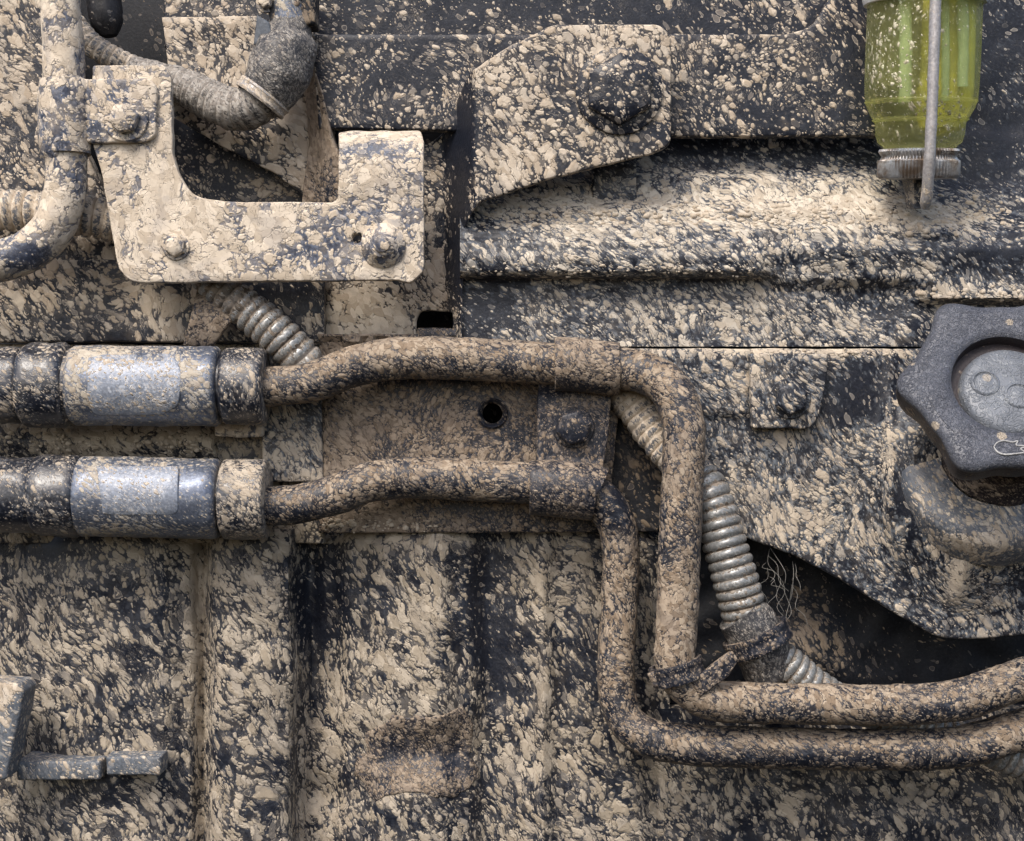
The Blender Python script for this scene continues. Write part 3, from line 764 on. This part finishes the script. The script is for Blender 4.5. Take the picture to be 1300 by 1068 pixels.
# bent pipe far left with clamp band
lp = thing('bent_steel_pipe', 'cream caked pipe bending to the left at the far left', 'pipe', 60, 330, 40)
tube('pipe_run', [(72, -80, 40, 24), (76, 0, 40, 25), (80, 60, 40, 26), (82, 130, 40, 26), (84, 200, 40, 26), (82, 245, 40, 26.5), (68, 288, 40, 27), (36, 318, 40, 27), (-10, 333, 40, 27), (-90, 346, 40, 27)], M['cream'], lp,
     cov_fn(.84, [(30, 320, 30, 20, -.45), (90, 225, 16, 20, -.3), (85, 40, 20, 40, -.1), (60, 265, 30, 30, .1)]), lump=1.0)
tube('band', [(82, 104, 40, 26), (82, 104, 40, 31), (82, 130, 40, 32.5), (82, 170, 40, 32.5), (83, 197, 40, 31.5), (83, 197, 40, 26)], M['cream'], lp, cov_fn(.85, [(75, 180, 26, 18, -.55), (75, 130, 10, 10, -.4)]), spline=False, lump=1.3)
tube('pipe_nut', [(78, -8, 40, 22), (78, -8, 40, 20), (79, 14, 44, 20), (79, 14, 44, 12)], M['void'], lp, .5, spline=False)

# corrugated conduits
c = tube('corrugated_conduit', [(-90, 262, -8, 27), (0, 266, -8, 27), (60, 270, -8, 27), (120, 276, -14, 27), (165, 288, -22, 27), (200, 300, -34, 27)], M['conduit_mud'], None, cov_fn(.6), rib=(14, 7), lump=.6)
tag(c, 'muddy corrugated conduit crossing behind the bent left pipe', 'conduit', 'corrugated conduits')
c = tube('corrugated_conduit', [(255, 345, -10, 22), (290, 375, -8, 24), (325, 402, -6, 26), (355, 428, -6, 27), (385, 460, -12, 27), (400, 480, -24, 27)], M['conduit'], None, cov_fn(.45, [(290, 380, 30, 30, .4), (380, 450, 20, 20, -.1)]), rib=(13, 6), lump=.5)
tag(c, 'short ribbed conduit slanting down beneath the cream bracket', 'conduit', 'corrugated conduits')
c = tube('corrugated_conduit', [(70, -10, -60, 15), (105, 45, -50, 16), (140, 72, -52, 16), (190, 95, -60, 16)], M['conduit_mud'], None, .5, rib=(10, 3), lump=.6)
tag(c, 'thin dark ribbed conduit above the corner of the cream bracket', 'conduit', 'corrugated conduits')
c = tube('round_cup', [(130, -60, -70, 20), (132, 0, -70, 22), (136, 30, -68, 20), (138, 46, -68, 10)], M['black'], None, .25, seg=30)
tag(c, 'dark rounded cup at the top edge near the bent left pipe', 'cap')
t = thing('branched_conduit', 'pale grey corrugated conduit with dark branch piece', 'conduit', 960, 810, 20)
tube('conduit_run', [(770, 470, -44, 26), (800, 505, -36, 27), (838, 556, -20, 27), (876, 596, -2, 27), (890, 612, 6, 27)], M['conduit_mud'], t, .62, rib=(12.5, 4), lump=1.6, seg=30)
tube('conduit_run', [(884, 604, 3, 27), (902, 632, 14, 28), (920, 690, 22, 29), (936, 745, 26, 30), (950, 800, 26, 29)], M['conduit'], t,
     cov_fn(.3, [(820, 530, 50, 60, 1.0), (895, 610, 16, 16, .2), (945, 780, 20, 14, .3), (925, 700, 20, 40, -.1)]), rib=(12.5, 6), lump=.5, seg=30)
tube('branch_body', [(938, 778, 26, 31), (956, 800, 24, 35), (968, 828, 18, 34), (975, 856, 10, 30)], M['rubber'], t, .4, lump=1.6, seg=30)
tube('branch_run', [(968, 818, 12, 24), (1000, 846, 14, 26), (1036, 872, 10, 23), (1080, 896, 0, 22), (1180, 924, -20, 22), (1300, 968, -30, 22), (1400, 1000, -30, 22)], M['conduit'], t, cov_fn(.28), rib=(12, 6), lump=.4, seg=28)

# strap clamp tying pipe and branch
sc_ = thing('strap_clamp', 'brown metal strap tying upright pipe to conduit branch', 'clamp', 900, 850, 60)
def band(name, c0, ax, rad, wid, mat, parent, cov, arc=(0, 360), th=4):
    verts = []; faces = []
    C = W(*c0); ax = Vector(ax).normalized(); u = ax.cross(Vector((0, 1, 0))).normalized(); v = ax.cross(u).normalized()
    k = K(c0[2]); n = 40
    a0, a1 = R(arc[0]), R(arc[1])
    prof = [(rad, -wid / 2), (rad + th, -wid / 2), (rad + th + 1, -wid * .3), (rad + th, -wid * .2), (rad + th, wid * .2), (rad + th + 1, wid * .3), (rad + th, wid / 2), (rad, wid / 2)]
    m = len(prof)
    for i in range(n + 1):
        an = a0 + (a1 - a0) * i / n
        for (r, h) in prof:
            p = C + (u * math.cos(an) * r + v * math.sin(an) * r + ax * h) * k
            q = p / S
            verts.append(p + (p - C).normalized() * S * noise.noise(q * .1) * 1.5)
    for i in range(n):
        for j in range(m):
            j2 = (j + 1) % m
            faces.append((i * m + j, i * m + j2, (i + 1) * m + j2, (i + 1) * m + j))
    return mesh(name, verts, faces, mat, parent, cov, True, 40)
band('strap', (860, 852, 49), (-.28, 0, .96), 28, 24, M['brown'], sc_, .42, th=6)
band('strap', (962, 812, 22), (-.42, 0, .9), 37, 24, M['brown'], sc_, .4, th=6)
plate('strap_link', [(876, 866, 3), (930, 826, 4), (938, 838, 4), (926, 858), (888, 886, 4)], 72, M['brown'], sc_, 8, 2, .5, sp=6)
plate('strap_tail', [(822, 856, 3), (838, 850, 3), (842, 874, 3), (830, 872, 3)], 66, M['brown'], sc_, 6, 1.5, .7, sp=6)

# rubber elbow top left
el = thing('rubber_elbow', 'grey dusty rubber elbow hose hanging by the top edge', 'hose', 350, 90, 10)
tube('elbow_body', [(369, 18, -6, 24), (368, 36, -4, 27), (366, 50, -2, 33), (365, 60, -1, 38), (361, 70, 2, 40), (356, 88, 5, 40.5), (346, 108, 6, 38), (330, 128, 4, 31)], M['rubber'], el, .62, lump=1.8, seg=36)
tube('ribbed_hose', [(340, 118, 6, 29), (318, 136, 2, 28), (290, 136, -6, 27), (262, 124, -14, 26), (236, 112, -24, 24), (205, 102, -34, 22), (170, 94, -50, 22)], M['rubber'], el, .66, rib=(9, 2.6), lump=1.3)
band('hose_clamp', (333, 124, 6), (.60, 0, .80), 32, 14, M['wire'], el, .8, th=4)
tube('neck_stub', [(368, -10, 0, 22), (368, 30, 0, 22), (366, 62, 0, 22)], M['sleeve'], el, .5, lump=.8)
plate('neck_tongue', [(326, 18), (342, 28), (352, 62, 8), (340, 66, 4), (322, 56)], 22, M['casting'], el, 6, 2, .1, sp=6)
tf = thing('top_fitting', 'dark fitting block at the top edge above the elbow', 'fitting', 362, 32, 0)
plate('fitting_body', [(330, -60), (400, -60), (400, 30, 4), (344, 32, 4), (338, 10)], 14, M['void'], tf, 40, 4, cov_fn(.5, [(390, 20, 16, 12, .4)]), sp=7)
plate('fitting_lug', [(352, -20), (382, -20), (380, 8, 5), (356, 8, 5)], 20, M['brown'], tf, 10, 2, .7, sp=6)
bolt(338, 4, 10, 9, M['cream'], tf, .8, 12)

# ================================================================ filler cap and neck
AX = Vector((-.06, -.88, .47)).normalized()
fn_ = thing('filler_neck', 'short round muddy filler neck under the star cap', 'neck', 1262, 640, 20)
lathe('neck_foot', (1254, 594, 4), AX, [(120, -34), (117, 10), (113, 18), (104, 23), (64, 27)], M['foot'], fn_, cov_fn(.48, [(1215, 690, 60, 14, .35), (1160, 580, 30, 60, -.35), (1260, 690, 60, 10, .3)]), 72, lump=1.5)
lathe('neck_tube', (1262, 588, 14), (.08, -.74, .67), [(70, 0), (70, 26), (67, 30), (67, 60), (64, 64), (60, 120)], M['cap_side'], fn_, cov_fn(.35, [(1210, 620, 40, 12, .4)]), 64, lump=1)
cp = thing('star_cap', 'blue grey six lobed plastic filler cap with two dimples', 'cap', 1275, 490, 130)
def star(th, r):
    if r < 104: return r
    c6 = .5 + .5 * math.cos(6 * th)
    return r * (0.845 + .155 * c6 ** 2.0)
CC = (1276, 494, 112)
lathe('cap_skirt', CC, AX, [(118, -32), (130, -29), (134.5, -14), (135.5, 5)], M['cap_side'], cp, .35, 180, star, lump=.5)
lathe('cap_top', CC, AX, [(134, 4), (137, 6), (137, 11), (134, 15), (128, 18), (118, 19), (103, 19.5), (80, 19), (73, 17.5), (69.3, 13)], M['cap'], cp, 0, 180, star, sharp=70)
def on_cap(x, y, h):
    """a place on the cap face, measured from its centre along its own right and up"""
    C = W(*CC); k = K(CC[2]); u = Vector((0, 0, 1)).cross(AX); u = (AX.cross(Vector((0, 0, 1)))).normalized(); u = -u if u.x < 0 else u
    v = u.cross(AX).normalized(); v = -v if v.z < 0 else v
    p = C + (u * x + v * y + AX * h) * k
    d = -p.y / S; kk = K(d)
    return (p.x / kk + CX, CY - p.z / kk, d)
lathe('recess_wall', CC, AX, [(69.6, 13.5), (68.5, -4), (40, -5)], M['cap_side'], cp, -.2, 64)  # dark skirt colour paints the shadow of the recess onto its wall
dsk = lathe('cap_disc', on_cap(5, -5, 0), AX, [(63.5, -5), (62, 1), (59, 5), (55, 7.5), (40, 8.5), (0, 9)], M['cap_disc'], cp, 0, 64, None, sharp=70)
for (dx, dy) in ((-26, 4), (13, -14)):
    lathe('dimple', on_cap(dx, dy, 8.5), AX, [(19, -.5), (17.5, 2.2), (15.5, 2.6), (14, 0), (12.5, -.2), (8, 1.2), (0, 1.8)], M['cap_disc'], dsk, 0, 32, sharp=60)
em = [(*on_cap(-12 + dx, -93 + dy, 19.6), 1.2) for dx, dy in ((-17, 0), (-13, 6), (-4, 9), (6, 7), (13, 9), (10, 3), (17, 2), (25, 1), (15, -2), (19, -7), (8, -9), (-5, -10), (-13, -7), (-17, 0))]
tube('emblem', em, M['emb'], cp, 0, seg=8, step=2, lump=.5)

# ================================================================ fuel bowl
fb = thing('fuel_bowl', 'yellow green clear fuel bowl with knurled ring below', 'bowl', 1174, 222, 40)
UPV = (0, -.14, 1)
BC = (1174, 0, 40)
def bw(y): return -y
prof = [(71.5, bw(-70)), (71.5, bw(20)), (71.5, bw(80)), (71, bw(112)), (70, bw(124)), (67, bw(135)), (61, bw(146)), (57, bw(150)), (56, bw(168)), (53, bw(178)), (42, bw(188)), (20, bw(190)), (0, bw(190))]
lathe('bowl_shell', BC, UPV, prof, M['bowl'], fb, cov_fn(.26, [(1174, 135, 60, 22, .2), (1125, 90, 26, 70, .2), (1170, 110, 16, 60, .1), (1210, 110, 20, 40, .05), (1220, 60, 30, 50, -.15)]), 64, up=Vector((0, 1, 0)), lump=.6)
lathe('rib_ring', BC, UPV, [(69, bw(124)), (70.8, bw(127)), (68, bw(131))], M['bowl'], fb, .2, 64, up=Vector((0, 1, 0)))
lathe('rib_ring', BC, UPV, [(58, bw(147)), (61, bw(150)), (56, bw(154))], M['bowl'], fb, .2, 64, up=Vector((0, 1, 0)))
lathe('filter_core', (1150, 0, 24), UPV, [(0, bw(-60)), (30, bw(-60)), (30, bw(108)), (20, bw(112)), (0, bw(112))], M['core'], fb, 0, 60, up=Vector((0, 1, 0)), rfun=lambda th, r: r * (1 + .05 * math.cos(15 * th)))
lathe('fuel', (1202, 0, 34), UPV, [(0, bw(-60)), (36, bw(-60)), (38, bw(112)), (36, bw(130)), (28, bw(160)), (0, bw(172))], M['fuel'], fb, 0, 48, up=Vector((0, 1, 0)))
for (x, y1, r) in ((1149, 130, 8), (1222, 110, 7), (1200, 128, 5)):
    tube('inner_rib', [(x, -60, 80, r), (x, 0, 78, r), (x + 1, y1 * .5, 72, r), (x, y1, 62, r)], M['tube_green'], fb, 0, seg=14)
def ringd(y, ang):
    pass
lathe('collar', BC, UPV, [(60, bw(-60)), (77, bw(-58)), (78, bw(-2)), (76, bw(5)), (73, bw(6)), (60, bw(2))], M['white'], fb, 0, 60, up=Vector((0, 1, 0)), rfun=lambda th, r: r * (1 + .012 * math.cos(5 * th)))
def knurl(th, r): return r * (1 + .035 * math.cos(70 * th)) if r > 47 else r
kr = lathe('knurled_ring', BC, UPV, [(40, bw(186)), (48.5, bw(187)), (49.5, bw(190)), (46.9, bw(196)), (47.2, bw(200)), (50.5, bw(202)), (50.5, bw(219)), (48, bw(224)), (20, bw(226))], M['ring'], fb, 0, 560, up=Vector((0, 1, 0)), rfun=knurl, sharp=30)
lathe('drain_nut', BC, UPV, [(20, bw(224)), (20, bw(226)), (17, bw(240)), (13, bw(262)), (0, bw(263))], M['hose'], fb, .5, 24, up=Vector((0, 1, 0)), rfun=hexf())
wr = tube('bail_wire', [(1196, -80, 128, 7.2), (1188, 0, 128, 7.2), (1186, 60, 128, 7.2), (1183, 140, 126, 7.2), (1180, 200, 122, 7.3), (1177, 244, 110, 7.5), (1175, 258, 102, 7.2), (1174, 264, 98, 5)], M['wire'], None, cov_fn(.15, [(1178, 250, 20, 30, .3)]), seg=16, lump=.4)
tag(wr, 'dull grey wire rod standing in front of the fuel bowl', 'rod')
# ================================================================ grey castings lower left, cobweb
gc = plate('grey_bracket', [(-60, 862), (24, 868, 3), (31, 878, 3), (20, 930), (8, 990, 4), (-60, 1000)], 30, M['casting'], None, 50, 3, cov_fn(.5, [(8, 880, 16, 30, .4)]), sp=8)
tag(gc, 'blue grey metal bracket end in the lower left corner', 'bracket')
for (x0, x1, y0, lb_) in ((20, 128, 967, 'long blue grey block beside the lower left corner bracket'), (134, 204, 961, 'short blue grey block right of the long one')):
    g_ = plate('grey_block', [(x0, y0, 3), (x1, y0, 3), (x1 - 1, y0 + 24, 3), (x0 + 1, y0 + 24, 3)], -14, M['casting'], None, 60, 3, cov_fn(.42, [(x0 + 50, y0 + 60, 80, 40, .25)]), sp=9, dfun=lambda x, y: 0)
    tag(g_, lb_, 'block', 'blue grey blocks at the lower left')
# crumbs of mud lying in the corners and along the ledges
def crumbs(name, label, rows, mat):
    rc = random.Random(11); vs = []; fs = []
    for (x0, y0, x1, y1, d0, spread, n, smax) in rows:
        for i in range(n):
            t = rc.random(); x = x0 + (x1 - x0) * t; y = y0 + (y1 - y0) * t + rc.gauss(0, spread)
            r = 1.2 + (smax - 1.2) * rc.random() ** 2.5
            c = W(x, y, d0(x, y) if callable(d0) else d0)
            b = len(vs); sx, sz, sy = rc.uniform(.7, 1.5), rc.uniform(.6, 1.), rc.uniform(.35, .6); rot = rc.random() * 6
            for (h, rr) in ((-.3, 1.), (.45, .8), (.85, .4)):
                for k in range(7):
                    an = rot + k * 2 * math.pi / 7; q = rr * r * rc.uniform(.85, 1.12)
                    vs.append(c + Vector((math.cos(an) * q * sx, -h * r * sy, math.sin(an) * q * sz)) * S)
            vs.append(c + Vector((0, -r * sy, 0)) * S)
            for l in (0, 7):
                for k in range(7): fs.append((b + l + k, b + l + (k + 1) % 7, b + l + 7 + (k + 1) % 7, b + l + 7 + k))
            for k in range(7): fs.append((b + 14 + k, b + 14 + (k + 1) % 7, b + 21))
    tag(mesh(name, vs, fs, mat, None, 1.3), label, kind='stuff')
crumbs('mud_crumbs', 'dried mud crumbs caked along the ledges and corners', [
    (600, 272, 1290, 270, slope_d, 11, 620, 5), (600, 342, 960, 342, slope_d, 5, 120, 3.5), (1165, 372, 1300, 378, slope_d, 4, 70, 5), (1150, 282, 1215, 284, slope_d, 7, 60, 6),
    (800, 449, 1130, 449, -11, 2, 90, 3.2), (410, 664, 560, 668, -41, 4, 70, 4), (10, 562, 260, 566, -48, 8, 90, 4.5)], M['crumb'])
cw = thing('cobweb', 'thin dusty cobweb strands right of the corrugated conduit', 'cobweb', 985, 740, 0)
rw = random.Random(3)
for i in range(13):
    x0, y0 = 985 + rw.uniform(-22, 26), 694 + rw.uniform(0, 50); x1, y1 = x0 + rw.uniform(-26, 26), y0 + rw.uniform(14, 80)
    mx, my = (x0 + x1) / 2, (y0 + y1) / 2
    tube('strand', [(x0, y0, -26, .18), ((x0 + mx) / 2 + rw.uniform(-7, 7), (y0 + my) / 2, -20, .25), (mx + rw.uniform(-9, 9), my + rw.uniform(-4, 4), -14, .32), ((x1 + mx) / 2 + rw.uniform(-7, 7), (y1 + my) / 2, -9, .25), (x1, y1, -4, .18)], M['web'], cw, 0, seg=5, step=5, lump=0)
